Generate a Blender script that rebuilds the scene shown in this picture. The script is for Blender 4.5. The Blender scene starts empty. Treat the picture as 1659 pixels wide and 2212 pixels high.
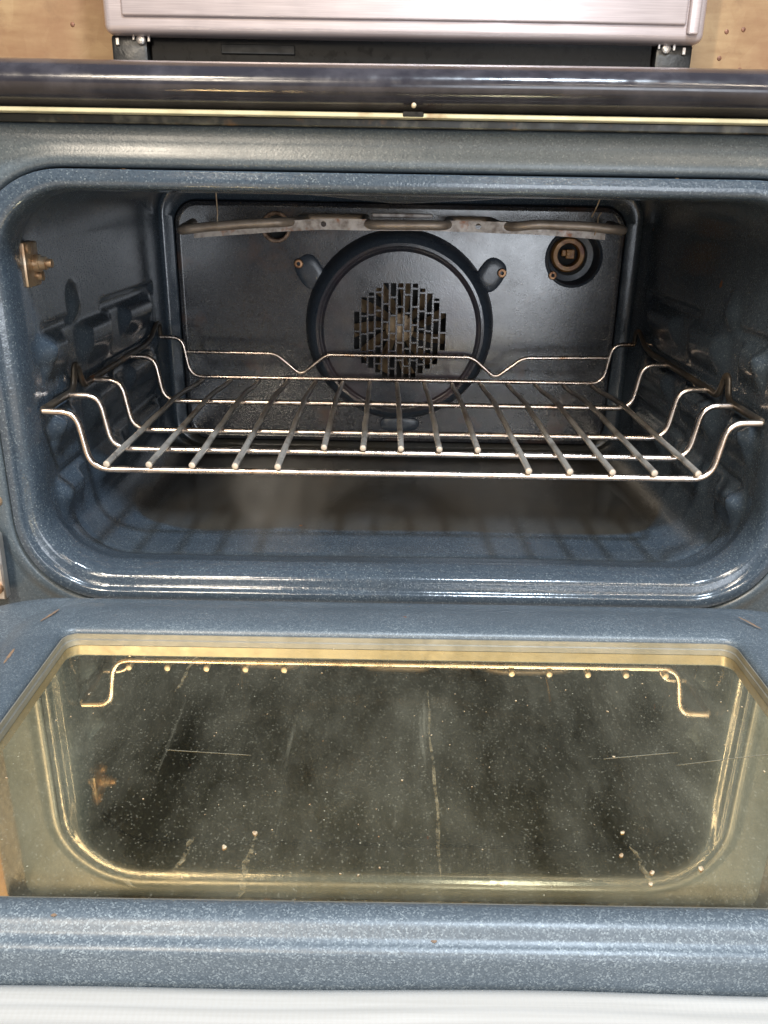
import bpy, bmesh, math, random
from mathutils import Vector, Matrix
random.seed(7)
S = bpy.context.scene
COL = S.collection

# ------------------------------------------------------------------ camera
cd = bpy.data.cameras.new('camera'); cam = bpy.data.objects.new('camera', cd); COL.objects.link(cam)
S.camera = cam
pitch, yaw, roll, F = math.radians(-21.0493), math.radians(.0849), math.radians(.9814), 1791.55
fwd = Vector((math.sin(yaw)*math.cos(pitch), math.cos(yaw)*math.cos(pitch), math.sin(pitch)))
rt = Vector((math.cos(yaw), -math.sin(yaw), 0)); up = rt.cross(fwd)
r2 = rt*math.cos(roll)+up*math.sin(roll); u2 = -rt*math.sin(roll)+up*math.cos(roll)
cam.matrix_world = Matrix(((r2.x, u2.x, -fwd.x, -.0171), (r2.y, u2.y, -fwd.y, -.7046), (r2.z, u2.z, -fwd.z, .2344), (0, 0, 0, 1)))
cd.sensor_fit = 'VERTICAL'; cd.sensor_height = 24; cd.lens = F/2212*24
cd.clip_start = .02; cd.clip_end = 100

# ------------------------------------------------------------------ light: a workshop with two ceiling tubes and a cool lamp on the right
w = bpy.data.worlds.new('World'); S.world = w; w.use_nodes = True
w.node_tree.nodes['Background'].inputs[0].default_value = (.80, .86, 1.0, 1)
w.node_tree.nodes['Background'].inputs[1].default_value = .17
def area(name, loc, target, sx, sy, power, color):
    l = bpy.data.lights.new(name, 'AREA'); l.shape = 'RECTANGLE'; l.size = sx; l.size_y = sy
    l.energy = power; l.color = color
    o = bpy.data.objects.new(name, l); COL.objects.link(o); o.location = loc
    o.rotation_euler = (Vector(target)-Vector(loc)).to_track_quat('-Z', 'Y').to_euler()
    return o
for x_, y_, n_, p_ in ((-.85, -2.05, 1.1, 92), (1.25, -2.05, 1.1, 20), (-1.0, -4.0, 1.6, 110), (1.35, -4.0, 1.6, 22), (-1.25, -6.8, 1.6, 40), (1.25, -6.8, 1.6, 40)):
    area('ceiling_tube', (x_, y_, 1.95), (x_*.8, y_+.3, 0), .04, n_, p_, (1, .87, .70))
area('cool_lamp', (.38, -.92, 1.75), (0, -.1, 0), .16, .16, 54, (.76, .88, 1.0))
area('front_fill', (.78, -2.9, .12), (0, .3, 0), 1.2, .95, 32, (.86, .92, 1.0))  # added soft fill for cavity and back panel sheen, no real door
S.view_settings.view_transform = 'Standard'; S.view_settings.look = 'None'
S.view_settings.exposure = 0; S.view_settings.gamma = 1

# ------------------------------------------------------------------ materials
def mat(name):
    m = bpy.data.materials.new(name); m.use_nodes = True
    nt = m.node_tree; b = nt.nodes['Principled BSDF']
    return m, nt, b
def N(nt, t, **kw):
    n = nt.nodes.new(t)
    for k, v in kw.items():
        if k.startswith('i_'): n.inputs[k[2:].replace('_', ' ')].default_value = v
        else: setattr(n, k, v)
    return n
def L(nt, a, b): nt.links.new(a, b)
def ramp(nt, src, stops):
    r = N(nt, 'ShaderNodeValToRGB'); e = r.color_ramp.elements
    while len(e) < len(stops): e.new(.5)
    for q, (p, c) in zip(e, stops): q.position = p; q.color = (*c, 1) if len(c) == 3 else c
    L(nt, src, r.inputs[0]); return r.outputs[0]
def g(v): return (v, v, v)
def coords(nt): return N(nt, 'ShaderNodeTexCoord').outputs['Object']
def noise(nt, co, scale, detail=4, rough=.55, dist=0):
    n = N(nt, 'ShaderNodeTexNoise'); n.inputs['Scale'].default_value = scale; n.inputs['Detail'].default_value = detail
    n.inputs['Roughness'].default_value = rough; n.inputs['Distortion'].default_value = dist
    L(nt, co, n.inputs['Vector']); return n.outputs['Fac']
def stretch(nt, co, sc):
    m = N(nt, 'ShaderNodeMapping'); m.inputs['Scale'].default_value = sc; L(nt, co, m.inputs[0]); return m.outputs[0]
def mixc(nt, f, a, b, mode='MIX'):
    m = N(nt, 'ShaderNodeMix', data_type='RGBA', blend_type=mode)
    for s, v in ((m.inputs[0], f), (m.inputs[6], a), (m.inputs[7], b)):
        if hasattr(v, 'is_linked'): L(nt, v, s)
        else: s.default_value = v if isinstance(v, (int, float)) else (*v, 1)
    return m.outputs[2]
def bump(nt, h, strength, dist, b, prev=None):
    n = N(nt, 'ShaderNodeBump'); n.inputs['Strength'].default_value = strength; n.inputs['Distance'].default_value = dist
    L(nt, h, n.inputs['Height'])
    if prev is not None: L(nt, prev, n.inputs['Normal'])
    L(nt, n.outputs[0], b.inputs['Normal']); return n.outputs[0]

def enamel(name, dark, mid, fleck, rough=.2, fs=1000, spec=.55, orange=.06, grime_shade=None, gscale=9, gpos=(.55, .7), rust=True, fl=(.55, .85), region=None):
    m, nt, b = mat(name); co = coords(nt)
    v = N(nt, 'ShaderNodeTexVoronoi'); v.inputs['Scale'].default_value = fs; L(nt, co, v.inputs['Vector'])
    cell = N(nt, 'ShaderNodeSeparateColor'); L(nt, v.outputs['Color'], cell.inputs[0])
    col = ramp(nt, cell.outputs[0], [(0, dark), (fl[0], mid), (fl[1], mid), (1, fleck)])
    n2 = noise(nt, co, 330, 2)
    col = mixc(nt, ramp(nt, n2, [(.42, g(0)), (.62, g(.55))]), col, mid)
    blot = noise(nt, co, 7, 5, .6)
    col = mixc(nt, ramp(nt, blot, [(.35, g(.45)), (.6, g(0))]), col, dark)
    if grime_shade is not None:
        gn = noise(nt, co, gscale, 8, .62, .4)
        gf = ramp(nt, gn, [(gpos[0], g(0)), (gpos[1], g(.85))])
        if region is not None: gf = region(nt, co, gf)
        col = mixc(nt, gf, col, grime_shade)
    b.inputs['Specular IOR Level'].default_value = spec
    if rust:
        rn = noise(nt, co, 42, 3, .5); rf = ramp(nt, rn, [(.755, g(0)), (.77, g(1))])
        col = mixc(nt, rf, col, (.16, .065, .028))
    L(nt, col, b.inputs['Base Color'])
    sm = noise(nt, stretch(nt, co, (1, .5, 1)), 24, 6, .65)
    L(nt, ramp(nt, sm, [(.35, g(rough)), (.75, g(rough+.10))]), b.inputs['Roughness'])
    pr = bump(nt, noise(nt, co, 150, 2), orange, .002, b)
    bump(nt, noise(nt, co, 600, 1), .12, .0006, b, pr)
    return m

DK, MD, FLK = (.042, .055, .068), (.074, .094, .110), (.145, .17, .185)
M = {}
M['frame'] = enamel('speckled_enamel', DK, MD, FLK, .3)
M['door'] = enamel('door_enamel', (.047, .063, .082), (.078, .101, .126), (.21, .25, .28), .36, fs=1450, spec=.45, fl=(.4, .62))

def floor_region(nt, co, gf):      # burnt film plus the mouth's rounded shadow, painted into the oven floor colour
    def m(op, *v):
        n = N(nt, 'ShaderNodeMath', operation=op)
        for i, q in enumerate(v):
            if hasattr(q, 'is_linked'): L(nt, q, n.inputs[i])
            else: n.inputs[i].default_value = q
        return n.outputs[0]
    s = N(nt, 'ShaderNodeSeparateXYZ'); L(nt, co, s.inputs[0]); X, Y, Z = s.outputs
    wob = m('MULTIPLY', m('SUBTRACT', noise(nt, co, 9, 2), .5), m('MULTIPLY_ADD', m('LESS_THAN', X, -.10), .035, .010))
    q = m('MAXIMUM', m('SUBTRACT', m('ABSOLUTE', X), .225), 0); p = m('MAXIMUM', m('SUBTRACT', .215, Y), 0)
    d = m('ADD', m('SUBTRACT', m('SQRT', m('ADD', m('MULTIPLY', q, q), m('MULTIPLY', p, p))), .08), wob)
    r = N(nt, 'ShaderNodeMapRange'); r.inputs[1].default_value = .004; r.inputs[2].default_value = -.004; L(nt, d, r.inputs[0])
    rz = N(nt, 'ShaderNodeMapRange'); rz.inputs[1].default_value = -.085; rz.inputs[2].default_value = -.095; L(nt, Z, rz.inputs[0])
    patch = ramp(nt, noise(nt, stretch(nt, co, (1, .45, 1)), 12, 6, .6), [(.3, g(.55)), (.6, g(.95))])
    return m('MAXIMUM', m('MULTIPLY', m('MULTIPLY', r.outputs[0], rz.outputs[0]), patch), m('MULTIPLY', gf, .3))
M['liner'] = enamel('oven_liner_enamel', (.029, .041, .057), (.054, .072, .094), (.16, .19, .21), .11, grime_shade=(.044, .039, .031), gscale=8, region=floor_region)

def around_fan(nt, co, r0, r1, cx=.03, cz=.085):
    m = N(nt, 'ShaderNodeMapping'); m.inputs['Location'].default_value = (-cx, 0, -cz); m.inputs['Scale'].default_value = (1, 0, 1); L(nt, co, m.inputs[0])
    ln = N(nt, 'ShaderNodeVectorMath', operation='LENGTH'); L(nt, m.outputs[0], ln.inputs[0])
    w_ = N(nt, 'ShaderNodeMath', operation='MULTIPLY_ADD'); L(nt, noise(nt, co, 11, 5, .6), w_.inputs[0]); w_.inputs[1].default_value = .16; L(nt, ln.outputs['Value'], w_.inputs[2])
    r = N(nt, 'ShaderNodeMapRange'); r.inputs[1].default_value = r1; r.inputs[2].default_value = r0; L(nt, w_.outputs[0], r.inputs[0]); return r.outputs[0]
def back_mat():
    m = enamel('baked_back_enamel', (.016, .018, .024), (.028, .031, .038), (.07, .075, .08), .19, orange=.02, rust=False, spec=.9)
    nt = m.node_tree; b = nt.nodes['Principled BSDF']; co = coords(nt)
    src = b.inputs['Base Color'].links[0].from_socket
    gr = mixc(nt, ramp(nt, noise(nt, co, 30, 6, .65), [(.35, g(0)), (.65, g(1))]), (.052, .041, .035), (.098, .088, .088))
    c = mixc(nt, mixc(nt, 1, around_fan(nt, co, .13, .27, .05), g(.8), 'MULTIPLY'), src, gr)
    sp = noise(nt, co, 230, 4, .65); zone = noise(nt, co, 8, 3)
    f = mixc(nt, 1, ramp(nt, sp, [(.54, g(0)), (.60, g(1))]), ramp(nt, zone, [(.42, g(0)), (.58, g(.85))]), 'MULTIPLY')
    c = mixc(nt, f, c, (.016, .013, .011))
    rn = noise(nt, co, 16, 5); c = mixc(nt, ramp(nt, rn, [(.58, g(0)), (.72, g(.6))]), c, (.095, .045, .026))
    L(nt, c, b.inputs['Base Color']); return m
M['back'] = back_mat()
def fan_mat():
    m = enamel('fan_cover_enamel', (.020, .022, .029), (.034, .036, .044), (.085, .09, .10), .16, orange=.02, rust=False, spec=.9)
    nt = m.node_tree; b = nt.nodes['Principled BSDF']; co = coords(nt)
    src = b.inputs['Base Color'].links[0].from_socket
    hz = noise(nt, stretch(nt, co, (1, 1, .7)), 13, 5, .6)
    c = mixc(nt, ramp(nt, hz, [(.40, g(0)), (.68, g(.8))]), src, (.068, .044, .054))
    c = mixc(nt, ramp(nt, noise(nt, co, 19, 6, .65), [(.52, g(0)), (.72, g(.7))]), c, (.068, .050, .040))
    L(nt, c, b.inputs['Base Color']); return m
M['fan'] = fan_mat()
M['fanrim'] = enamel('fan_rim_enamel', (.026, .034, .046), (.044, .056, .074), (.11, .13, .15), .26, rust=False)

def simple(name, c, rough, metal=0, c2=None, ns=60, pos=(.45, .65), bs=0, bsc=200, c3=None):
    m, nt, b = mat(name); co = coords(nt)
    b.inputs['Metallic'].default_value = metal
    col = None
    if c2 is not None: col = mixc(nt, ramp(nt, noise(nt, co, ns, 5, .6), [(pos[0], g(0)), (pos[1], g(1))]), c, c2)
    if c3 is not None: col = mixc(nt, ramp(nt, noise(nt, co, ns*.37+3, 4, .6), [(.6, g(0)), (.68, g(.9))]), col if col else c, c3)
    if col is not None: L(nt, col, b.inputs['Base Color'])
    else: b.inputs['Base Color'].default_value = (*c, 1)
    L(nt, ramp(nt, noise(nt, co, 90, 4), [(.3, g(max(rough-.08, .02))), (.7, g(rough+.1))]), b.inputs['Roughness'])
    if bs: bump(nt, noise(nt, co, bsc, 4), bs, .001, b)
    return m
M['black'] = simple('black_gloss_enamel', (.022, .021, .027), .17, c2=(.042, .040, .048), ns=30, bs=.05, bsc=40)
M['matte'] = simple('black_cast_plastic', (.009, .009, .009), .4, bs=.6, bsc=160)
M['satin'] = simple('satin_black_paint', (.006, .0055, .005), .3)
M['satin'].node_tree.nodes['Principled BSDF'].inputs['Specular IOR Level'].default_value = .15
M['void'] = simple('sooty_black', (.006, .006, .006), .7)
M['alu'] = simple('dull_aluminium_strip', (.60, .57, .40), .42, .25, c2=(.48, .46, .31), ns=40, c3=(.22, .10, .03))
M['grimy'] = simple('grimy_steel_channel', (.03, .03, .027), .4, .1, c2=(.13, .125, .10), ns=55, pos=(.5, .68), c3=(.16, .09, .04))
M['wire'] = simple('nickel_wire', (.72, .61, .53), .27, 1, c2=(.58, .48, .41), ns=40, c3=(.48, .30, .18))
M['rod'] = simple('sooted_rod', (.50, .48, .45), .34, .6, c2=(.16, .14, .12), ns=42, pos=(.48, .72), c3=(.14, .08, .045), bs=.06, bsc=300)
def rear_soot_shade(m):      # soot plus the cavity's shade, painted darker towards the back
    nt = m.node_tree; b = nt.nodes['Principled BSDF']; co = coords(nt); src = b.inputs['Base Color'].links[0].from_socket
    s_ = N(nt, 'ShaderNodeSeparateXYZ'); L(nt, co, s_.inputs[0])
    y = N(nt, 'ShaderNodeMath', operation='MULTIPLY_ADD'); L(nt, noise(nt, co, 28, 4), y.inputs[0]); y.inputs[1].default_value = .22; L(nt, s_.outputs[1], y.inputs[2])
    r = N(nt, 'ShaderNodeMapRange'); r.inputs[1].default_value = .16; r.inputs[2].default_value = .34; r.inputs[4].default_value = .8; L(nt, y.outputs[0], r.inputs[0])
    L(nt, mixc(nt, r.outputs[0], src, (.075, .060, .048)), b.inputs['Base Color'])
rear_soot_shade(M['rod'])
M['rodend'] = simple('bright_cut_steel', (.50, .43, .36), .45, .4)
M['rail'] = simple('burnt_rail_steel', (.05, .043, .036), .4, .5, c2=(.11, .085, .06), ns=45, c3=(.22, .09, .03), bs=.3, bsc=300)
M['strip'] = simple('rusty_grey_bracket', (.42, .385, .36), .5, .3, c2=(.20, .165, .145), ns=95, c3=(.27, .115, .06), bs=.3, bsc=300)
M['tube'] = simple('heater_sheath', (.36, .30, .25), .42, .4, c2=(.26, .21, .17), ns=60, bs=.2, bsc=400)
M['screw'] = simple('rusty_screw', (.42, .24, .13), .42, .6, c2=(.18, .075, .035), ns=180)
M['screwhole'] = simple('screw_recess', (.05, .018, .008), .7)
M['brass'] = simple('tarnished_brass', (.46, .35, .24), .34, .7, c2=(.34, .21, .12), ns=110, bs=.3, bsc=250, c3=(.62, .56, .46))
M['ceramic'] = simple('scorched_socket_ring', (.34, .17, .05), .4, .1, c2=(.16, .05, .02), ns=70)
M['rustring'] = simple('flaking_rust_ring', (.32, .22, .16), .6, .2, c2=(.10, .06, .04), ns=160, bs=.6, bsc=260)
M['hinge'] = simple('zinc_hinge_steel', (.66, .62, .58), .36, .8, c2=(.45, .40, .36), ns=50, c3=(.25, .14, .09), bs=.1)
M['fanblade'] = simple('rusty_fan_steel', (.40, .29, .18), .5, .2, c2=(.16, .09, .05), ns=70, bs=.4, bsc=250)
M['steel'] = simple('inner_retainer_steel', (.62, .52, .34), .42, .3, c2=(.45, .37, .24), ns=30)
M['gasket'] = simple('grey_glass_gasket', (.22, .215, .19), .4, .3, c2=(.16, .155, .13), ns=25)
M['crumb'] = simple('burnt_crumb', (.50, .42, .30), .7, c2=(.20, .11, .05), ns=300)

def silver():
    m, nt, b = mat('brushed_stainless'); co = coords(nt)
    b.inputs['Metallic'].default_value = .45
    n = noise(nt, stretch(nt, co, (2, 60, 120)), 8, 5, .6)
    L(nt, ramp(nt, n, [(.3, (.49, .41, .40)), (.7, (.63, .54, .525))]), b.inputs['Base Color'])
    L(nt, ramp(nt, noise(nt, co, 18, 5), [(.3, g(.30)), (.7, g(.44))]), b.inputs['Roughness'])
    bump(nt, n, .08, .0006, b); return m
M['silver'] = silver()
def trim():
    m, nt, b = mat('bright_ribbed_trim'); co = coords(nt)
    n = noise(nt, stretch(nt, co, (3, 260, 260)), 1, 4, .6)
    L(nt, ramp(nt, n, [(.3, (.30, .298, .29)), (.7, (.38, .38, .376))]), b.inputs['Base Color'])
    b.inputs['Roughness'].default_value = .5
    wv = N(nt, 'ShaderNodeTexWave', wave_type='BANDS', bands_direction='X'); wv.inputs['Scale'].default_value = 110; L(nt, co, wv.inputs['Vector'])
    bump(nt, wv.outputs['Fac'], .12, .0008, b); return m
M['trim'] = trim()
def osb():
    m, nt, b = mat('stained_plywood'); co = coords(nt)
    v = N(nt, 'ShaderNodeTexVoronoi'); v.inputs['Scale'].default_value = 42
    L(nt, stretch(nt, mixc(nt, .04, co, N(nt, 'ShaderNodeTexNoise').outputs['Color']), (1, 1, .6)), v.inputs['Vector'])
    sc = N(nt, 'ShaderNodeSeparateColor'); L(nt, v.outputs['Color'], sc.inputs[0])
    c = ramp(nt, sc.outputs[0], [(0, (.36, .23, .12)), (.5, (.43, .29, .16)), (1, (.50, .36, .21))])
    c2 = ramp(nt, noise(nt, stretch(nt, co, (6, 6, 30)), 3, 6, .6), [(.3, (.30, .18, .09)), (.7, (.46, .32, .18))])
    c = mixc(nt, .65, c, c2)
    c = mixc(nt, ramp(nt, noise(nt, co, 3.4, 7, .65), [(.42, g(0)), (.62, g(.8))]), c, (.27, .13, .068))
    c = mixc(nt, ramp(nt, noise(nt, co, 26, 6, .7), [(.55, g(0)), (.75, g(.55))]), c, (.20, .11, .06))
    c = mixc(nt, 1, c, (.80, .76, .68), 'MULTIPLY')
    L(nt, c, b.inputs['Base Color']); b.inputs['Roughness'].default_value = .62
    bump(nt, sc.outputs[0], .12, .002, b); return m
M['osb'] = osb()
M['nail'] = simple('rusty_nail_head', (.22, .10, .06), .5, .3, c2=(.12, .05, .03), ns=300)
M['ground'] = simple('workshop_floor', (.42, .34, .25), .6, c2=(.34, .27, .19), ns=9)

def glass(name, ior, tint, dust, seed):
    m, nt, b = mat(name); nt.nodes.remove(b); out = nt.nodes['Material Output']; co = coords(nt)
    off = N(nt, 'ShaderNodeMapping'); off.inputs['Location'].default_value = (seed, seed*.7, 0); L(nt, co, off.inputs[0]); co = off.outputs[0]
    tr = N(nt, 'ShaderNodeBsdfTransparent'); tr.inputs[0].default_value = (*tint, 1)
    gl = N(nt, 'ShaderNodeBsdfGlossy'); gl.inputs[0].default_value = (1, .80, .45, 1)
    sm = noise(nt, stretch(nt, co, (1, .35, 1)), 30, 6, .65)
    L(nt, ramp(nt, sm, [(.4, g(.015)), (.75, g(.06))]), gl.inputs['Roughness'])
    fr = N(nt, 'ShaderNodeFresnel'); fr.inputs[0].default_value = ior
    a = N(nt, 'ShaderNodeMixShader'); L(nt, fr.outputs[0], a.inputs[0]); L(nt, tr.outputs[0], a.inputs[1]); L(nt, gl.outputs[0], a.inputs[2])
    # dried smears, haze and specks of food lying on the pane
    df = N(nt, 'ShaderNodeBsdfDiffuse'); df.inputs[0].default_value = (.47, .46, .36, 1)
    haze = ramp(nt, noise(nt, stretch(nt, co, (1.4, .6, 1)), 8, 8, .7), [(.34, g(dust*.08)), (.72, g(dust))])
    wipe = noise(nt, stretch(nt, co, (1, .22, 1)), 48, 7, .7)
    fine = ramp(nt, mixc(nt, .5, wipe, noise(nt, co, 900, 5, .8)), [(.32, g(.3)), (.75, g(1))])
    hz = mixc(nt, 1, haze, fine, 'MULTIPLY')
    streak = ramp(nt, noise(nt, stretch(nt, co, (1, .07, 1)), 90, 4, .6), [(.66, g(0)), (.8, g(dust*.5))])
    v = N(nt, 'ShaderNodeTexVoronoi'); v.inputs['Scale'].default_value = 190; L(nt, co, v.inputs['Vector'])
    cs = N(nt, 'ShaderNodeSeparateColor'); L(nt, v.outputs['Color'], cs.inputs[0])
    v2 = N(nt, 'ShaderNodeTexVoronoi'); v2.inputs['Scale'].default_value = 1250; L(nt, co, v2.inputs['Vector'])
    c2 = N(nt, 'ShaderNodeSeparateColor'); L(nt, v2.outputs['Color'], c2.inputs[0])
    grit = ramp(nt, c2.outputs[1], [(.93, g(0)), (1, g(dust*.6))])
    thr = N(nt, 'ShaderNodeMath', operation='MULTIPLY_ADD'); L(nt, cs.outputs[0], thr.inputs[0]); thr.inputs[1].default_value = .22; thr.inputs[2].default_value = -.115
    lt = N(nt, 'ShaderNodeMath', operation='LESS_THAN'); L(nt, v.outputs['Distance'], lt.inputs[0]); L(nt, thr.outputs[0], lt.inputs[1])
    spk = N(nt, 'ShaderNodeMath', operation='MULTIPLY'); L(nt, lt.outputs[0], spk.inputs[0]); spk.inputs[1].default_value = .38 if dust > .1 else 0
    s1 = mixc(nt, 1, mixc(nt, 1, hz, grit, 'ADD'), streak, 'ADD'); s2 = mixc(nt, 1, s1, spk.outputs[0], 'ADD')
    q = N(nt, 'ShaderNodeMixShader'); L(nt, s2, q.inputs[0]); L(nt, a.outputs[0], q.inputs[1]); L(nt, df.outputs[0], q.inputs[2])
    L(nt, q.outputs[0], out.inputs[0]); return m
M['glass'] = glass('bronzed_dirty_glass', 2.35, (.62, .68, .56), .26, 0)
M['glass2'] = glass('bronzed_inner_glass', 1.7, (.45, .46, .36), .05, 3.1)

# ------------------------------------------------------------------ mesh helpers
def obj(name, bm, m, parent=None, smooth=40):
    me = bpy.data.meshes.new(name); bmesh.ops.recalc_face_normals(bm, faces=bm.faces) if len(bm.faces) < 200000 else None
    bm.to_mesh(me); bm.free()
    if m: me.materials.append(m)
    if smooth:
        for p in me.polygons: p.use_smooth = True
        me.set_sharp_from_angle(angle=math.radians(smooth))
    o = bpy.data.objects.new(name, me); COL.objects.link(o)
    if parent: par(o, parent)
    return o
def par(o, p):
    o.parent = p
    inv = Matrix.Translation(-WORLD.get(p.name, Vector()))
    o.matrix_parent_inverse = inv
WORLD = {}
def empty(name, loc):
    o = bpy.data.objects.new(name, None); COL.objects.link(o); o.location = loc; o.empty_display_size = .05
    WORLD[name] = Vector(loc); return o
def tag(o, label=None, cat=None, group=None, kind=None):
    for k, v in (('label', label), ('category', cat), ('group', group), ('kind', kind)):
        if v: o[k] = v
    return o
def add_box(bm, a, b, bev=0, seg=2):
    r = bmesh.ops.create_cube(bm, size=1)
    vs = r['verts']
    for v in vs:
        v.co = Vector(((a[i]+b[i])/2+v.co[i]*(b[i]-a[i]) for i in range(3)))
    if bev:
        es = list({e for v in vs for e in v.link_edges})
        bmesh.ops.bevel(bm, geom=es, offset=bev, segments=seg, profile=.5, affect='EDGES')
    return vs
def box(a, b, bev=0, seg=2):
    bm = bmesh.new(); add_box(bm, a, b, bev, seg); return bm
def fillet(pts, r, n=6):
    pts = [Vector(p) for p in pts]; out = [pts[0]]
    for i in range(1, len(pts)-1):
        p, a, b = pts[i], pts[i-1]-pts[i], pts[i+1]-pts[i]
        d = min(r, a.length*.48, b.length*.48); a = p+a.normalized()*d; b = p+b.normalized()*d
        for k in range(n+1):
            t = k/n; out.append(a*(1-t)**2+p*2*t*(1-t)+b*t*t)
    out.append(pts[-1]); return out
def add_tube(bm, pts, r, seg=12, caps=True, flat=1):
    pts = [Vector(p) for p in pts]; rings = []
    t0 = (pts[1]-pts[0]).normalized(); nrm = t0.orthogonal().normalized()
    if abs(t0.z) < .9: nrm = (Vector((0, 0, 1))-t0*t0.z).normalized()
    for i, p in enumerate(pts):
        t = (pts[min(i+1, len(pts)-1)]-pts[max(i-1, 0)]).normalized()
        nrm = (nrm-t*nrm.dot(t)).normalized(); bi = t.cross(nrm)
        rings.append([bm.verts.new(p+nrm*(r*math.cos(2*math.pi*k/seg))+bi*(r*flat*math.sin(2*math.pi*k/seg))) for k in range(seg)])
    for a, b in zip(rings, rings[1:]):
        for k in range(seg): bm.faces.new((a[k], a[(k+1) % seg], b[(k+1) % seg], b[k]))
    if caps: bm.faces.new(rings[0][::-1]); bm.faces.new(rings[-1])
def tube(pts, r, seg=12, flat=1):
    bm = bmesh.new(); add_tube(bm, pts, r, seg, flat=flat); return bm
def add_loft(bm, rings, close=True, cap0=False, cap1=False):
    vr = [[bm.verts.new(p) for p in r] for r in rings]; n = len(rings[0])
    for a, b in zip(vr, vr[1:]):
        for k in range(n if close else n-1): bm.faces.new((a[k], a[(k+1) % n], b[(k+1) % n], b[k]))
    if cap0: bm.faces.new(vr[0][::-1])
    if cap1: bm.faces.new(vr[-1])
    return vr
def rrect(x0, x1, z0, z1, r, nc=8, nx=1, nz=1):
    """closed outline of a rounded rectangle, constant point count"""
    out = []
    cs = [(x1-r, z1-r, 0), (x0+r, z1-r, 90), (x0+r, z0+r, 180), (x1-r, z0+r, 270)]
    for i, (cx, cz, a0) in enumerate(cs):
        for k in range(nc+1):
            a = math.radians(a0+90*k/nc); out.append((cx+r*math.cos(a), cz+r*math.sin(a)))
        nx_, nz_, _ = cs[(i+1) % 4]; a = math.radians(a0+90)
        p = (cx+r*math.cos(a), cz+r*math.sin(a)); q = (nx_+r*math.cos(a), nz_+r*math.sin(a))
        m = nx if i % 2 == 0 else nz
        for k in range(1, m): t = k/m; out.append((p[0]*(1-t)+q[0]*t, p[1]*(1-t)+q[1]*t))
    return out
def lathe(prof, c, n=64, axis='y'):
    """prof: (radius, depth) revolved round the Y axis through c"""
    bm = bmesh.new()
    add_loft(bm, [[Vector((c[0]+r*math.cos(2*math.pi*k/n), c[1]+d, c[2]+r*math.sin(2*math.pi*k/n))) for k in range(n)] for r, d in prof])
    return bm
def sheet_with_holes(loops, y, thick=0):
    """flat plate in the XZ plane bounded by loops of (x,z); the first is the outline"""
    bm = bmesh.new(); es = []
    for lp in loops:
        vs = [bm.verts.new((p[0], y, p[1])) for p in lp]
        for i in range(len(vs)): es.append(bm.edges.new((vs[i], vs[(i+1) % len(vs)])))
    bmesh.ops.triangle_fill(bm, use_beauty=True, use_dissolve=False, edges=es, normal=(0, -1, 0))
    if thick:
        r = bmesh.ops.extrude_face_region(bm, geom=bm.faces[:])
        for v in r['geom']:
            if isinstance(v, bmesh.types.BMVert): v.co.y += thick
    return bm
def circ(cx, cz, r, n=32): return [(cx+r*math.cos(2*math.pi*k/n), cz+r*math.sin(2*math.pi*k/n)) for k in range(n)]
def ss(a, b, x):
    if a == b: return float(x > a)
    t = max(0, min(1, (x-a)/(b-a))); return t*t*(3-2*t)
def lerp_path(tab, y):
    if y <= tab[0][0]: return tab[0][1:]
    for a, b in zip(tab, tab[1:]):
        if y <= b[0]:
            t = (y-a[0])/(b[0]-a[0]); return [p+(q-p)*t for p, q in zip(a[1:], b[1:])]
    return tab[-1][1:]

# ------------------------------------------------------------------ setting
bm = bmesh.new(); bmesh.ops.create_grid(bm, x_segments=1, y_segments=1, size=4)
for v in bm.verts: v.co.z = -.62
tag(obj('floor', bm, M['ground'], smooth=0), kind='structure')
pw = tag(empty('plywood_wall', (0, .62, -.62)), 'tan stained plywood wall with rusty nail heads behind the range', 'wall')
xs = [-1.6, -.62, .62, 1.6]
for a, b in zip(xs, xs[1:]):
    obj('board', box((a+.001, .62, -.619), (b-.001, .64, 1.3), .001, 1), M['osb'], pw)
for (x, z) in ((-.462, .447), (-.408, .459), (-.402, .436), (.452, .452), (.447, .419), (.475, .455), (.478, .405), (.437, .399), (-.43, .52), (.46, .55)):
    bm = bmesh.new(); add_loft(bm, [[Vector((x+r*math.cos(a*.785), .62-d, z+r*math.sin(a*.785))) for a in range(8)] for r, d in ((.0032, 0), (.003, .0008), (.002, .0013))], cap1=True)
    obj('nail', bm, M['nail'], pw)

# ------------------------------------------------------------------ the range
R = tag(empty('range', (0, .2, -.62)), 'used black and stainless electric range with its dirty oven door hanging open', 'range')

# body sides, drawer (mostly out of view)
bm = bmesh.new()
add_box(bm, (-.416, -.018, -.56), (-.393, .56, .285)); add_box(bm, (.393, -.018, -.56), (.416, .56, .285))
add_box(bm, (-.387, .555, -.56), (.387, .56, .285)); add_box(bm, (-.387, .0, -.56), (.387, .555, -.555))
obj('body', bm, M['matte'], R)
dr = obj('storage_drawer', box((-.374, -.03, -.55), (.374, -.002, -.26), .006), M['matte'], R)
obj('drawer_handle', box((-.2, -.045, -.31), (.2, -.031, -.285), .005), M['silver'], dr)

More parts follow.
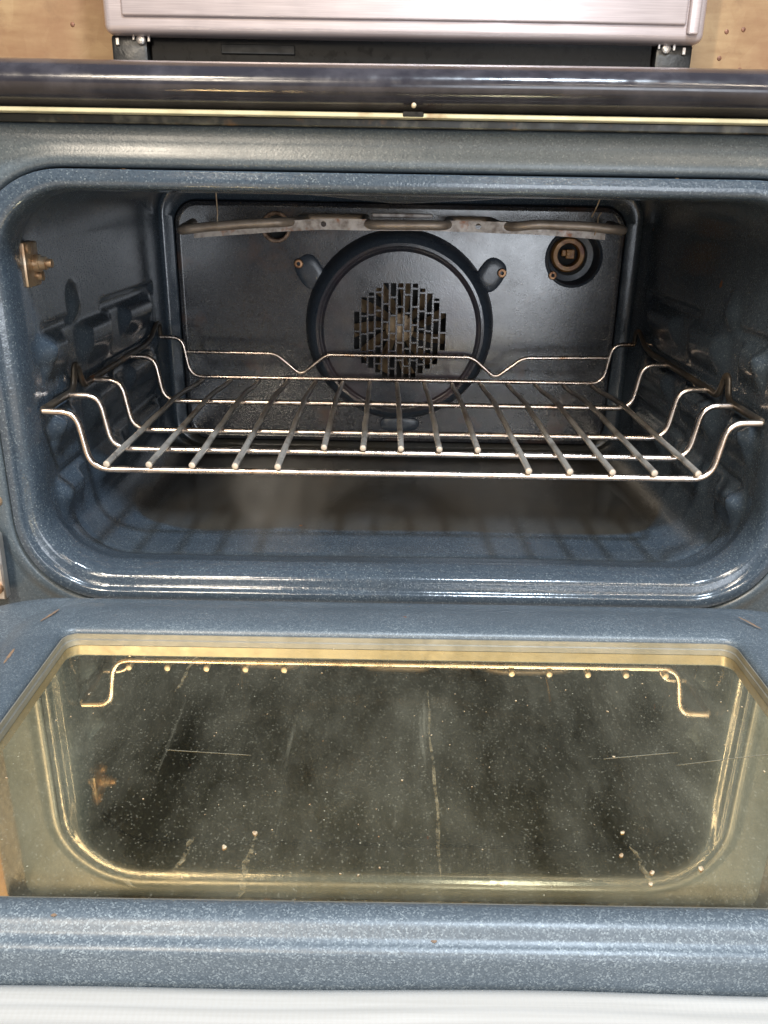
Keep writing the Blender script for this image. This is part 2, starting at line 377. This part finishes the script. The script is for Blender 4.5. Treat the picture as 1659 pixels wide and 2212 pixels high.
# cooktop slab with bullnose front edge
prof = []
for k in range(17):
    a = math.radians(90+180*k/16); prof.append((-.0250+.0310*math.cos(a), .3052+.0164*math.sin(a)))
prof = [(.50, .3216), (.1, .3216)]+prof+[(.02, .2888), (.02, .2965), (.50, .2965)]
bm = bmesh.new(); add_loft(bm, [[Vector((x, p[0], p[1]+.0006*math.sin(x*9))) for p in prof] for x in [-.417+.834*i/40 for i in range(41)]], cap0=True, cap1=True)
obj('cooktop', bm, M['black'], R)
bm = bmesh.new()
add_box(bm, (-.416, -.0445, .2850), (.416, -.030, .2882), .0006, 1)
obj('front_trim_strip', bm, M['alu'], R)
obj('vent_channel', box((-.392, -.024, .2795), (.392, -.004, .2858), .001, 1), M['grimy'], R)
obj('dried_drip', lathe([(.0019, -.0525), (.0017, -.0538), (.0009, -.0546), (.0001, -.0547)], (0, 0, .2925), 10), M['crumb'], R)
b_ = obj('chipped_patch', box((-.0075, -.0458, .2858), (.0075, -.0442, .2892), .0007), M['void'], R)

# back guard with the control panel
BG = obj('backguard', box((-.377, .48, .4155), (.376, .545, .66), .010, 4), M['silver'], R)
bm = bmesh.new()
for a, b in (((-.352, .4755, .4345), (.350, .481, .64)), ):
    add_box(bm, a, b, .003, 3)
obj('control_panel', bm, M['silver'], BG)
obj('end_bead', box((.352, .4745, .424), (.3665, .481, .655), .003, 3), M['silver'], BG)
BK = obj('backguard_support', box((-.326, .505, .322), (.320, .545, .418), .002, 1), M['satin'], R)
obj('vent_slot', box((-.235, .5025, .398), (-.14, .5052, .4095), .001, 1), M['void'], BK)
for s, x0, x1 in ((-1, -.374, -.328), (1, .322, .369)):
    e = obj('end_bracket', box((x0, .497, .322), (x1, .55, .417), .004, 2), M['matte'], R)
    xs_ = -.335 if s < 0 else .334
    bm = lathe([(.0058, 0), (.0058, -.002), (.0045, -.0032), (.002, -.0034), (.0018, -.002), (.0001, -.002)], (xs_, .4965, .4115), 16)
    obj('screw', bm, M['hinge'], e)
    bm = bmesh.new(); add_box(bm, (xs_-.011, .4945, .4105), (xs_-.0075, .497, .4165), .0008, 1); add_box(bm, (xs_+.008, .4945, .409), (xs_+.012, .497, .416), .0008, 1)
    obj('clip', bm, M['hinge'], e)
    bm = bmesh.new(); x = -.365 if s < 0 else .357; add_box(bm, (x-.0025, .4945, .4045), (x+.0025, .497, .4135), .0009, 1)
    obj('tab', bm, M['hinge'], e)

# face frame round the oven mouth
def ring3(x0, x1, z0, z1, r, y, **k): return [Vector((p[0], y, p[1])) for p in rrect(x0, x1, z0, z1, r, **k)]
K = dict(nc=14, nx=24, nz=16)
SEAM = (-.3425, .3405, -.1175, .2480, .078)
def grow(t, d, dr=None): return (t[0]-d, t[1]+d, t[2]-d, t[3]+d, t[4]+(d if dr is None else dr))
rings = [ring3(*grow(SEAM, .0008), -.002, **K), ring3(*grow(SEAM, .0008), -.022, **K), ring3(*grow(SEAM, .0022), -.0258, **K),
         ring3(*grow(SEAM, .005), -.0270, **K), ring3(*grow(SEAM, .009), -.0268, **K), ring3(*grow(SEAM, .0125), -.0256, **K), ring3(*grow(SEAM, .0150), -.0244, **K),
         ring3(*grow(SEAM, .019), -.0238, **K),
         ring3(-.385, .385, -.235, .2775, .03, -.0232, **K), ring3(-.3915, .3915, -.25, .2792, .012, -.0215, **K), ring3(-.392, .392, -.2505, .2793, .012, -.0005, **K)]
bm = bmesh.new(); add_loft(bm, rings)
obj('face_frame', bm, M['frame'], R, 50)

# oven liner: lip, walls, floor and ceiling in one pressed shell, dents and rack ledges pressed in
LIP = [(-.004, 1), (-.020, 1), (-.0262, .975), (-.0292, .925), (-.0300, .80), (-.0301, .66), (-.0294, .61), (-.0277, .575), (-.0262, .545), (-.0248, .45), (-.0238, .31), (-.0228, .21), (-.0195, .12), (-.0120, .05), (-.002, 0)]
INN = (-.3195, .3185, -.0880, .2320, .060)
#       Y      x0      x1     z0      z1     r
IN = [(-.002, -.3195, .3185, -.0880, .2320, .060), (.006, -.3198, .3188, -.0890, .2332, .060), (.014, -.3206, .3196, -.0925, .2380, .059), (.022, -.3214, .3204, -.0965, .2425, .058),
      (.035, -.3222, .3212, -.1010, .2455, .058), (.050, -.3226, .3216, -.1042, .2470, .058), (.056, -.3226, .3216, -.1062, .2475, .058), (.062, -.3226, .3216, -.1066, .2475, .058),
      (.100, -.3225, .3215, -.1095, .2475, .056), (.13, -.3222, .3212, -.1110, .2475, .054), (.45, -.319, .318, -.1130, .2475, .045)]
def blob(y, z, yc, zc, ry, rz, p=2):
    d = (abs(y-yc)/ry)**p+(abs(z-zc)/rz)**p
    return max(0, 1-d)**1.5 if d < 1 else 0
def ledge(y, z, y0, y1, z0, z1, sy=.012, st=.006, sb=.02):
    return ss(y0-sy, y0+sy, y)*(1-ss(y1-sy, y1+sy, y))*ss(z0-sb, z0+.004, z)*(1-ss(z1-st, z1+st, z))
def dent(y, z, side):
    d = 0
    for zc in (.112, .044, -.022):      # three levels of rack ledges
        d += .0085*ledge(y, z, .030, .082, zc-.022, zc-.006, .008, .0065, .024)
        d += .0095*ledge(y, z, .128, .215, zc-.026, zc-.006, .016, .0065, .024)
        d += .0085*ledge(y, z, .262, .370, zc-.020, zc-.006, .012, .0065, .022)
        d += .006*blob(y, z, .028, zc-.012, .020, .016)
        d -= .0040*ss(.19, .21, y)*(1-ss(.385, .40, y))*ss(zc-.005, zc+.003, z)*(1-ss(zc+.006, zc+.014, z))
        d -= .0028*ss(.03, .045, y)*(1-ss(.10, .115, y))*ss(zc-.004, zc+.003, z)*(1-ss(zc+.004, zc+.011, z))
    d += .0065*blob(y, z, .124, .132, .019, .021)      # pressed dimple
    d += .0007*math.sin(y*21+z*17+side)
    return d
ny = 150
ys = sorted(set([i*.002 for i in range(3, 35)]+[.07+.0032*i for i in range(120)]))
ys = [y for y in ys if .004 < y <= .451]
KL = dict(nc=12, nx=36, nz=130)
rings = []
LIPTOP = [-.004, -.0230, -.0296, -.0304, -.0306, -.0307, -.0308, -.0308, -.0308, -.0307, -.0304, -.0294, -.0260, -.0160, -.002]
for (y, t), yt in zip(LIP, LIPTOP):
    row = []
    for p, q in zip(rrect(*SEAM, **KL), rrect(*INN, **KL)):
        f = ss(.14, .21, p[1]); row.append(Vector((p[0]*t+q[0]*(1-t), y*(1-f)+yt*f, p[1]*t+q[1]*(1-t))))
    rings.append(row)
for y in ys:
    x0, x1, z0, z1, r = lerp_path(IN, y); row = []
    for px, pz in rrect(x0, x1, z0, z1, r, **KL):
        f = ss(.275, .318, abs(px)); s = 1 if px > 0 else -1
        lim = ss(.02, .035, y)*(1-ss(.40, .43, y))*0+ss(.012, .03, y)*(1-ss(.405, .43, y))
        dx = dent(y, pz, s)*f*lim*(1-ss(.19, .22, pz))*ss(-.095, -.06, pz)
        g_ = math.exp(-((y-.0575)/.004)**2)*.0014*(1-ss(-.085, -.06, pz))*ss(.0, .01, y)
        warp = .0006*math.sin(px*14+y*9)*(pz < -.08) + -(.0225*max(0, 1-abs(px+.01)/.315)+.001*math.sin(px*19))*(pz > .225)*ss(.02, .10, y)*(1-.9*ss(.33, .44, y))
        row.append(Vector((px-s*dx, y, pz-g_+warp)))
    rings.append(row)
# close the shell behind with a flange that carries the back panel
x0, x1, z0, z1, r = IN[-1][1:]
for d, y in ((-.0008, .4535), (-.0022, .4555), (-.0050, .4565), (-.0170, .4566)):
    rings.append([Vector((p[0], y, p[1])) for p in rrect(x0-d, x1+d, z0-d*.4, z1+d, max(.01, r+d), **KL)])
BP = (-.2975, .2965, -.1005, .2215, .030)
for y in (.4545, .4500): rings.append([Vector((p[0], y, p[1])) for p in rrect(*grow(BP, .001 if y < .452 else .002), **KL)])
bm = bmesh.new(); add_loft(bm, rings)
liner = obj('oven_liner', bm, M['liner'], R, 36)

# back panel with its raised bead and openings
LC, VC = (.232, .157), (-.164, .190)
bead = [(0, .4505), (.0008, .4485), (.0022, .4478), (.0036, .4487), (.0052, .4502), (.0066, .4506)]
bm = bmesh.new(); add_loft(bm, [[Vector((p[0], y, p[1])) for p in rrect(*grow(BP, -d), nc=10)] for d, y in bead])
bp = obj('back_panel', sheet_with_holes([rrect(*grow(BP, -.0066), nc=10), circ(*LC, .0345, 40), circ(*VC, .0155, 32)], .4506), M['back'], R, 30)
obj('edge_bead', bm, M['back'], bp)
# lamp socket
ls = obj('lamp_socket', lathe([(.0385, .4502), (.0372, .4486), (.0355, .4482), (.0345, .4496), (.0335, .453), (.0325, .480), (.02, .482)], (LC[0], 0, LC[1]), 48), M['fanrim'], R)
obj('socket_ring', lathe([(.0225, .4815), (.0225, .468), (.0205, .4655), (.0155, .4655), (.0145, .468), (.0145, .481)], (LC[0]-.004, 0, LC[1]+.003), 40), M['ceramic'], ls)
bm = bmesh.new(); add_loft(bm, [[Vector((p[0], .4812, p[1])) for p in circ(*LC, .025, 24)]], cap1=True); obj('socket_base', bm, M['void'], ls)
bm = bmesh.new(); x, z = LC[0]-.004, LC[1]+.004
add_box(bm, (x-.0035, .466, z-.006), (x+.008, .470, z+.006), .001, 1); add_box(bm, (x-.009, .468, z-.003), (x-.003, .472, z+.0055), .001, 1)
add_box(bm, (x-.003, .4645, z-.002), (x+.002, .4665, z+.003), .0006, 1)
obj('contact', bm, M['ceramic'], ls)
# oven vent
vr = obj('vent_ring', lathe([(.0195, .4508), (.0200, .4478), (.0188, .4462), (.0165, .4460), (.0152, .4475), (.0150, .47)], (VC[0], 0, VC[1]), 36), M['rustring'], R)
bm = bmesh.new(); add_loft(bm, [[Vector((p[0], .469, p[1])) for p in circ(*VC, .0155, 24)]], cap1=True); obj('vent_throat', bm, M['void'], vr)
def screw(x, y, z, parent, r=.0062):
    s = obj('screw', lathe([(r, 0), (r, -.0016), (r*.82, -.0030), (r*.42, -.0032), (r*.38, -.001)], (x, y, z), 20), M['screw'], parent)
    bm = bmesh.new(); add_loft(bm, [[Vector((p[0], y-.0012, p[1])) for p in circ(x, z, r*.4, 6)]], cap1=True)
    return s
screw(.2055, .4505, .1345, R, .0058)

# convection fan cover
FX, FZ = .0015, .0625
prof = [(.1285, .4500), (.1278, .4450), (.1245, .4330), (.1205, .4235), (.1165, .4175), (.112, .4145), (.1085, .4140), (.1068, .4152), (.1052, .4158), (.1035, .4148), (.1015, .4138)]
FC = obj('fan_cover', lathe(prof[:6], (FX, 0, FZ), 96), M['fanrim'], R)
obj('cover_ridge', lathe(prof[5:], (FX, 0, FZ), 96), M['fan'], FC)
ncol, pit = 13, .00955
half = []
for c in range(ncol):
    u = (c-6)*pit
    half.append(round(math.sqrt(max(.0, .0635**2-(abs(u)*.97)**2))/.0062)*.0062+(.006 if abs(c-6) == 6 else 0))
half[0] = half[12] = .0245
outline = []
for c in range(ncol):
    x = FX+(c-6.5)*pit
    outline += [(x, FZ+half[c]), (x+pit, FZ+half[c])]
for c in reversed(range(ncol)):
    x = FX+(c-6.5)*pit
    outline += [(x+pit, FZ-half[c]), (x, FZ-half[c])]
ol = []
for p in outline:
    if not ol or (abs(p[0]-ol[-1][0])+abs(p[1]-ol[-1][1])) > 1e-6: ol.append(p)
bm = sheet_with_holes([circ(FX, FZ, .1015, 96), ol], .4138)
obj('face_plate', bm, M['fan'], FC)
bm = bmesh.new()
for c in range(ncol+1):
    h = min(.066, max(half[max(c-1, 0)], half[min(c, ncol-1)])); x = FX+(c-6.5)*pit
    add_box(bm, (x-.0012, .4128, FZ-h), (x+.0012, .4152, FZ+h))
for c in range(ncol):
    x = FX+(c-6.5)*pit
    st = .0235
    z = -half[c]+(.012 if c % 2 else .0235)+(.0035 if c % 3 == 1 else 0)
    while z < half[c]-.004:
        add_box(bm, (x+.0012, .4131, FZ+z-.0011), (x+pit-.0012, .4149, FZ+z+.0011)); z += st
obj('grille', bm, M['fan'], FC, 0)
# screw tabs of the cover
def tab(cx, cz, ang, ln=.026, wd=.0135, sc=True):
    bm = bmesh.new(); rows = []
    for h, y in ((1, .4502), (.97, .4462), (.82, .4446), (.4, .4444)):
        ring = []
        for k in range(24):
            a = 2*math.pi*k/24; u = (ln if math.cos(a) > 0 else ln)*h*math.copysign(abs(math.cos(a))**.7, math.cos(a)); v = wd*h*math.copysign(abs(math.sin(a))**.8, math.sin(a))
            ring.append(Vector((cx+u*math.cos(ang)-v*math.sin(ang), y, cz+u*math.sin(ang)+v*math.cos(ang))))
        rows.append(ring)
    add_loft(bm, rows, cap1=True)
    return obj('screw_tab', bm, M['fanrim'], FC)
for s in (-1, 1):
    tab(FX+s*.121, FZ+.071, math.radians(90-s*33), .023, .0175)
    screw(.1365 if s > 0 else -.1345, .4438, .1370 if s > 0 else .1445, FC)
tab(FX+.003, FZ-.136, 0, .028, .011)
# fan wheel behind the grille
fw = obj('fan_wheel', lathe([(.019, .440), (.019, .428), (.012, .4255), (.006, .424), (.0055, .4215), (.0001, .4213)], (FX, 0, FZ+.002), 32), M['fanblade'], R)
for k in range(11):
    a = 2*math.pi*k/11+.13; bm = bmesh.new(); rows = []
    for r, wv, y in ((.016, .006, .430), (.03, .0085, .429), (.045, .0105, .4275), (.063, .0135, .427)):
        row = []
        for u, dy in ((-1, .006), (0, .001), (1, -.004)):
            aa = a+.25*(r-.016)/.05; px, pz = math.cos(aa), math.sin(aa)
            row.append(Vector((FX+px*r-pz*u*wv*.62, y+dy, FZ+.002+pz*r+px*u*wv*.62)))
        rows.append(row)
    add_loft(bm, rows, close=False); bmesh.ops.solidify(bm, geom=bm.faces[:], thickness=.0012)
    obj('fan_blade', bm, M['fanblade'], fw, 60)
bm = bmesh.new(); add_loft(bm, [[Vector((p[0], .4494, p[1])) for p in circ(FX, FZ, .09, 48)]], cap1=True)
obj('fan_recess', bm, M['void'], R)

# broil element hanging from the ceiling
pts = [(-.262, .40, .1955), (-.2625, .335, .1895), (-.2570, .3165, .1900), (-.231, .3155, .1937), (-.177, .3155, .1985), (-.140, .3165, .2005), (-.127, .335, .2010), (-.122, .41, .203), (-.045, .41, .204), (-.043, .335, .2005), (-.034, .3165, .1993),
       (.030, .3160, .2000), (.049, .3170, .2000), (.056, .335, .2010), (.060, .41, .203), (.112, .41, .203), (.116, .340, .2000), (.133, .3185, .2000), (.156, .3155, .2030), (.2156, .3155, .2016), (.250, .3165, .1985), (.262, .330, .1975), (.264, .41, .201)]
BE = obj('broil_element', tube(fillet(pts, .011, 5), .0054, 14), M['tube'], R)
def strip_pt(u): return lerp_path([(-.25, .1862), (-.2, .1912), (-.15, .1955), (-.09, .1987), (0, .1992), (.09, .1990), (.16, .1970), (.25, .1925)], u)[0]
xs = [-.246+.486*i/60 for i in range(61)]
top = [(x, strip_pt(x)+.0062+.0003*math.sin(x*60)) for x in xs]; bot = [(x, strip_pt(x)-.0062+.0003*math.sin(x*45)) for x in reversed(xs)]
bm = sheet_with_holes([top+bot, circ(-.0925, strip_pt(-.09)+.0002, .0033, 16), circ(.0895, strip_pt(.09)+.0002, .0033, 16)], .327, .0014)
obj('bracket_strip', bm, M['strip'], BE, 20)
obj('bracket_block', box((-.036, .33, .2070), (.036, .345, .2122), .0012, 1), M['strip'], BE)
for p in ([(-.2155, .318, .247), (-.2150, .3165, .222), (-.2140, .3145, .209), (-.2150, .314, .203), (-.2135, .3125, .196), (-.2135, .3135, .190)],
          [(.2265, .30, .247), (.2235, .3095, .226), (.2195, .318, .212)], [(.2300, .318, .217), (.2262, .3165, .211), (.2268, .3145, .205), (.2250, .3135, .196), (.2240, .3145, .192)]):
    obj('hanger_wire', tube(fillet(p, .004, 3), .00085, 8), M['brass'], BE)

# door latch on the left wall
la = obj('latch_plate', None or box((-.3225, .0140, .1545), (-.3180, .0430, .1915), .0022, 2), M['brass'], R)
def xcyl(prof, y, z, n=18):
    bm = bmesh.new(); add_loft(bm, [[Vector((x, y+r*math.cos(2*math.pi*k/n), z+r*math.sin(2*math.pi*k/n))) for k in range(n)] for x, r in prof]); return bm
obj('latch_pin', xcyl([(-.319, .0072), (-.3135, .0072), (-.3132, .0056), (-.3085, .0056), (-.3082, .0038), (-.3035, .0036), (-.3032, .0001)], .0330, .1735), M['brass'], la)
obj('rivet', xcyl([(-.319, .0042), (-.3165, .0042), (-.3158, .003), (-.3155, .0001)], .022, .1862), M['brass'], la)
obj('rivet', xcyl([(-.319, .0042), (-.3150, .0042), (-.3145, .003), (-.3142, .0001)], .0395, .1625), M['brass'], la)
# brass stud and hinge on the left of the frame
obj('stud', lathe([(.0058, -.0230), (.0056, -.0265), (.0038, -.0285), (.0001, -.0288)], (-.3545, 0, -.022), 20), M['brass'], R)

# ------------------------------------------------------------------ the open door
DD = obj('oven_door', None or (lambda: bmesh.new())(), None, R)
bpy.data.objects.remove(DD)
def ringd(hx, yr, yf, r, z, front_r=None, **k): return [Vector((p[0]-.002, p[1], z)) for p in rrect(-hx, hx, yf, yr, r, **k)]
KD = dict(nc=12, nx=30, nz=20)
T = [(.2605, -.1375, -.3965, .011, -.1090), (.2605, -.1375, -.3965, .011, -.0890), (.2615, -.1366, -.3975, .012, -.0868), (.2645, -.1338, -.3995, .016, -.0850), (.2700, -.1280, -.4025, .022, -.0838),
     (.2770, -.1200, -.4060, .030, -.0834), (.2850, -.1100, -.4095, .036, -.0838), (.2920, -.1010, -.4120, .042, -.0850), (.2970, -.0940, -.4138, .046, -.0868), (.3010, -.0890, -.4150, .048, -.0885), (.3060, -.0850, -.4162, .050, -.0896),
     (.3500, -.0790, -.4188, .080, -.0905), (.3690, -.0740, -.4215, .088, -.0912), (.3725, -.0720, -.4226, .089, -.0928), (.3745, -.0708, -.4230, .090, -.0965), (.3750, -.0705, -.4230, .090, -.1080), (.3750, -.0705, -.4230, .090, -.150)]
bm = bmesh.new(); add_loft(bm, [ringd(*t, **KD) for t in T])
DOOR = obj('oven_door', bm, M['door'], R, 50)
bm = bmesh.new(); bmesh.ops.create_grid(bm, x_segments=2, y_segments=2, size=.5)
for v in bm.verts: v.co = Vector((v.co.x*2*.2600-.002, -.2670+v.co.y*2*.1290, -.0980))
obj('glass_pane', bm, M['glass'], DOOR, 0)
bm = bmesh.new(); bmesh.ops.create_grid(bm, x_segments=2, y_segments=2, size=.5)
for v in bm.verts: v.co = Vector((v.co.x*2*.2595-.002, -.2670+v.co.y*2*.1285, -.1120))
obj('inner_pane', bm, M['glass2'], DOOR, 0)
# retainer steel below the panes and the dark outer skin
bm = bmesh.new(); k6 = dict(nc=8)
add_loft(bm, [ringd(.2603, -.1377, -.3963, .0108, -.0893, **k6), ringd(.2597, -.1383, -.3957, .0104, -.0886, **k6), ringd(.2590, -.1390, -.3950, .010, -.0888, **k6), ringd(.2588, -.1392, -.3948, .010, -.0930, **k6), ringd(.2580, -.1400, -.3940, .010, -.0935, **k6), ringd(.2578, -.1402, -.3938, .010, -.0978, **k6)])
obj('glass_trim', bm, M['gasket'], DOOR, 30)
bm = bmesh.new()
add_loft(bm, [ringd(.2600, -.1380, -.3960, .010, -.0990, **k6), ringd(.2598, -.1382, -.3958, .010, -.1150, **k6), ringd(.2560, -.1420, -.3900, .012, -.1165, **k6), ringd(.2530, -.1450, -.3870, .02, -.1290, **k6), ringd(.2500, -.1480, -.3840, .03, -.1310, **k6), ringd(.2390, -.1560, -.3740, .04, -.1330, **k6), ringd(.2390, -.1560, -.3740, .04, -.1440, **k6)])
obj('glass_retainer', bm, M['steel'], DOOR, 30)
obj('outer_skin', box((-.377, -.4215, -.152), (.373, -.0702, -.1445), .001, 1), M['void'], DOOR)
# bright ribbed edge of the door's front skin
bm = bmesh.new(); rows = []
for i in range(81):
    x = -.380+.756*i/80; wv = .0009*math.sin(x*14+.6)+.0006*math.sin(x*31)
    row = [Vector((x, -.4228, -.150)), Vector((x, -.4230, -.1150+wv)), Vector((x, -.4245, -.1117+wv))]
    for k in range(13): t = k/12; row.append(Vector((x, -.4270-.0340*t, -.1105+wv-.0022*t*t+.00045*math.sin(t*25))))
    row += [Vector((x, -.4645, -.1155+wv)), Vector((x, -.4660, -.1255)), Vector((x, -.4650, -.152)), Vector((x, -.45, -.154))]
    rows.append(row)
add_loft(bm, rows, cap0=True, cap1=True)
obj('door_edge_trim', bm, M['trim'], DOOR, 50)
# hinge arm, left
bm = bmesh.new(); add_box(bm, (-.3860, -.0405, -.112), (-.3520, -.0300, -.0490), .0015, 1)
for v in bm.verts:
    if v.co.x > -.36 and v.co.z < -.08: v.co.x -= .0012
hg = obj('hinge_arm', bm, M['hinge'], DOOR)
obj('rivet', lathe([(.0052, 0), (.005, -.003), (.003, -.0045), (.0001, -.0047)], (-.3590, -.0405, -.1000), 18), M['screw'], hg)

# ------------------------------------------------------------------ the rack
RK = tag(empty('oven_rack', (0, .2, 0)), 'rusty steel wire rack hung on the side ledges inside the oven', 'rack')
YW = [0, .0622, .1313, .2607, .40]; RW = .0030
for i, y in enumerate(YW):
    h = .0521; sag = -.0012*math.sin(i*2)
    p = [(-.3146, y, h), (-.2865, y, h-.0005), (-.2782, y, 0), (.2752, y, 0+sag*.3), (.2838, y, h-.0005), (.3118, y, h)]
    obj('cross_wire', tube(fillet(p, .017, 7), RW if i < 4 else .0027, 14), M['wire'], RK)
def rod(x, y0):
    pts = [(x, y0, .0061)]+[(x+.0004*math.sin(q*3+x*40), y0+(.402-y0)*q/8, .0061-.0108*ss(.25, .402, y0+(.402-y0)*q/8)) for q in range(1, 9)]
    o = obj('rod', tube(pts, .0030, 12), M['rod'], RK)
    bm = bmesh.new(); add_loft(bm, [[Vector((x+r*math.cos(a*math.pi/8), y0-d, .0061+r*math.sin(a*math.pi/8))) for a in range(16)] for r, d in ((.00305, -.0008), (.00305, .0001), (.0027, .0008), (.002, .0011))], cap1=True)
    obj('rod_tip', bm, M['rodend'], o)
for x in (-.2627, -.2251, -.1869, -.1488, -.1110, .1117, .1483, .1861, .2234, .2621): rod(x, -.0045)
for x in (-.0744, -.0371, -.0008, .0360, .0728): rod(x, .0575)
p = [(-.2822, .4005, .033), (-.1635, .4005, .0325), (-.1300, .4005, .0045), (-.0957, .4005, .0320), (.0984, .4005, .0320), (.1309, .4005, .0045), (.1662, .4005, .0320), (.2815, .4005, .0340)]
obj('back_stop', tube(fillet(p, .009, 5), .0025, 12), M['wire'], RK)
for s in (-1, 1):
    X = .3140*s-.0014
    p = [(X, .002, .0525), (X, .070, .0525), (X, .0795, .0565), (X, .0865, .0745), (X, .0935, .0745), (X, .1045, .0540), (X, .112, .0520), (X, .128, .0528), (X, .325, .0530), (X, .355, .0570), (X, .385, .0700), (X, .402, .0700), (X, .404, .052)]
    obj('side_rail', tube(fillet(p, .006, 4), .0037, 10, flat=.75), M['rail'], RK)

def rust_mark(p, q, w, z):
    bm = bmesh.new(); p, q = Vector((*p, 0)), Vector((*q, 0)); d = (q-p).normalized(); nn = Vector((-d.y, d.x, 0)); lo, hi = [], []
    for i in range(13):
        t = i/12; c = p+(q-p)*t; k = w*math.sin(math.pi*min(1, max(.04, t)))**.5*random.uniform(.6, 1.1); k2 = w*math.sin(math.pi*min(1, max(.04, t)))**.5*random.uniform(.6, 1.1)
        lo.append(Vector((c.x+nn.x*k, c.y+nn.y*k, z))); hi.append(Vector((c.x-nn.x*k2, c.y-nn.y*k2, z)))
    add_loft(bm, [lo, hi], close=False); return obj('rust_mark', bm, M['rustmark'], DOOR)
M['rustmark'] = simple('rubbed_rust', (.23, .15, .095), .5, c2=(.13, .11, .10), ns=220)
rust_mark((-.284, -.130), (-.2765, -.109), .0015, -.0832)
rust_mark((-.286, -.192), (-.287, -.171), .0014, -.0834)
rust_mark((.274, -.104), (.2845, -.124), .0014, -.0832)
rust_mark((.0085, -.4165), (.0115, -.4165), .0012, -.0895)
rust_mark((-.1695, -.4105), (-.1665, -.4105), .0010, -.0838)
# dried drips and long thin grey lines on the pane
def smear():
    m, nt, b = mat('dried_grease_smear'); out = nt.nodes['Material Output']; co = coords(nt)
    b.inputs['Base Color'].default_value = (.36, .33, .23, 1); b.inputs['Roughness'].default_value = .5
    tr = N(nt, 'ShaderNodeBsdfTransparent'); mx = N(nt, 'ShaderNodeMixShader')
    L(nt, ramp(nt, noise(nt, co, 190, 5, .7), [(.42, g(0)), (.70, g(.42))]), mx.inputs[0]); L(nt, tr.outputs[0], mx.inputs[1]); L(nt, b.outputs[0], mx.inputs[2]); L(nt, mx.outputs[0], out.inputs[0]); return m
M['smear'] = smear()
M['thin_line'] = simple('thin_line_grey', (.16, .155, .12), .45)
def ribbon(name, p, q, w0, w1, m, wob=.0006, n=24):
    bm = bmesh.new(); rows = []; p, q = Vector((*p, 0)), Vector((*q, 0)); d = (q-p).normalized(); nn = Vector((-d.y, d.x, 0)); ph = random.random()*6
    for i in range(n+1):
        t = i/n; c = p+(q-p)*t+nn*wob*(math.sin(t*9+ph)+.6*math.sin(t*23+ph*2)); wd = (w0+(w1-w0)*t)*(.7+.5*random.random() if wob else 1)*min(1, 6*t+.15, 6*(1-t)+.15)
        rows.append([Vector((c.x+nn.x*wd, c.y+nn.y*wd, -.0978)), Vector((c.x, c.y, -.0977)), Vector((c.x-nn.x*wd, c.y-nn.y*wd, -.0978))])
    add_loft(bm, rows, close=False); return obj(name, bm, m, DOOR)
ribbon('dried_drip', (-.085, -.340), (-.0865, -.385), .0012, .0024, M['smear'])
ribbon('dried_drip', (-.118, -.343), (-.123, -.372), .0014, .0010, M['smear'])
ribbon('dried_drip', (-.158, -.155), (-.162, -.205), .0016, .0008, M['smear'])
ribbon('dried_drip', (.017, -.195), (.0165, -.372), .0005, .0012, M['smear'])
ribbon('dried_drip', (.122, -.345), (.126, -.372), .0010, .0018, M['smear'])
ribbon('dried_drip', (-.175, -.352), (-.140, -.380), .0016, .0010, M['smear'])
ribbon('thin_line', (-.152, -.268), (-.098, -.272), .00022, .00016, M['thin_line'], 0)
ribbon('thin_line', (.125, -.270), (.175, -.262), .00022, .00016, M['thin_line'], 0)
ribbon('thin_line', (.170, -.275), (.262, -.257), .00018, .00030, M['thin_line'], 0)

# ------------------------------------------------------------------ crumbs lying on the door glass
bm = bmesh.new()
def crumb(x, y, r, el=1):
    ring = []; a0 = random.random()*3
    q = bmesh.ops.create_icosphere(bm, subdivisions=1, radius=1)
    for v in q['verts']:
        c = v.co*random.uniform(.7, 1.2); cx, cy = c.x*r*el, c.y*r
        v.co = Vector((x+cx*math.cos(a0)-cy*math.sin(a0), y+cx*math.sin(a0)+cy*math.cos(a0), -.0979+abs(c.z)*r*.5))
for _ in range(110): crumb(random.uniform(-.25, .25), random.uniform(-.375, -.14), random.choice((.00022, .0003, .0003, .0004, .0006)), random.uniform(1, 2))
for x, y in ((.115, -.352), (.128, -.364), (-.10, -.351), (.125, -.372), (.12, -.335), (.155, -.361), (-.085, -.34)): crumb(x, y, random.uniform(.0011, .0017), 1.5)
tag(obj('crumbs', bm, M['crumb'], smooth=0), 'tiny pale food crumbs scattered over the dark oven door glass', 'crumbs', kind='stuff')
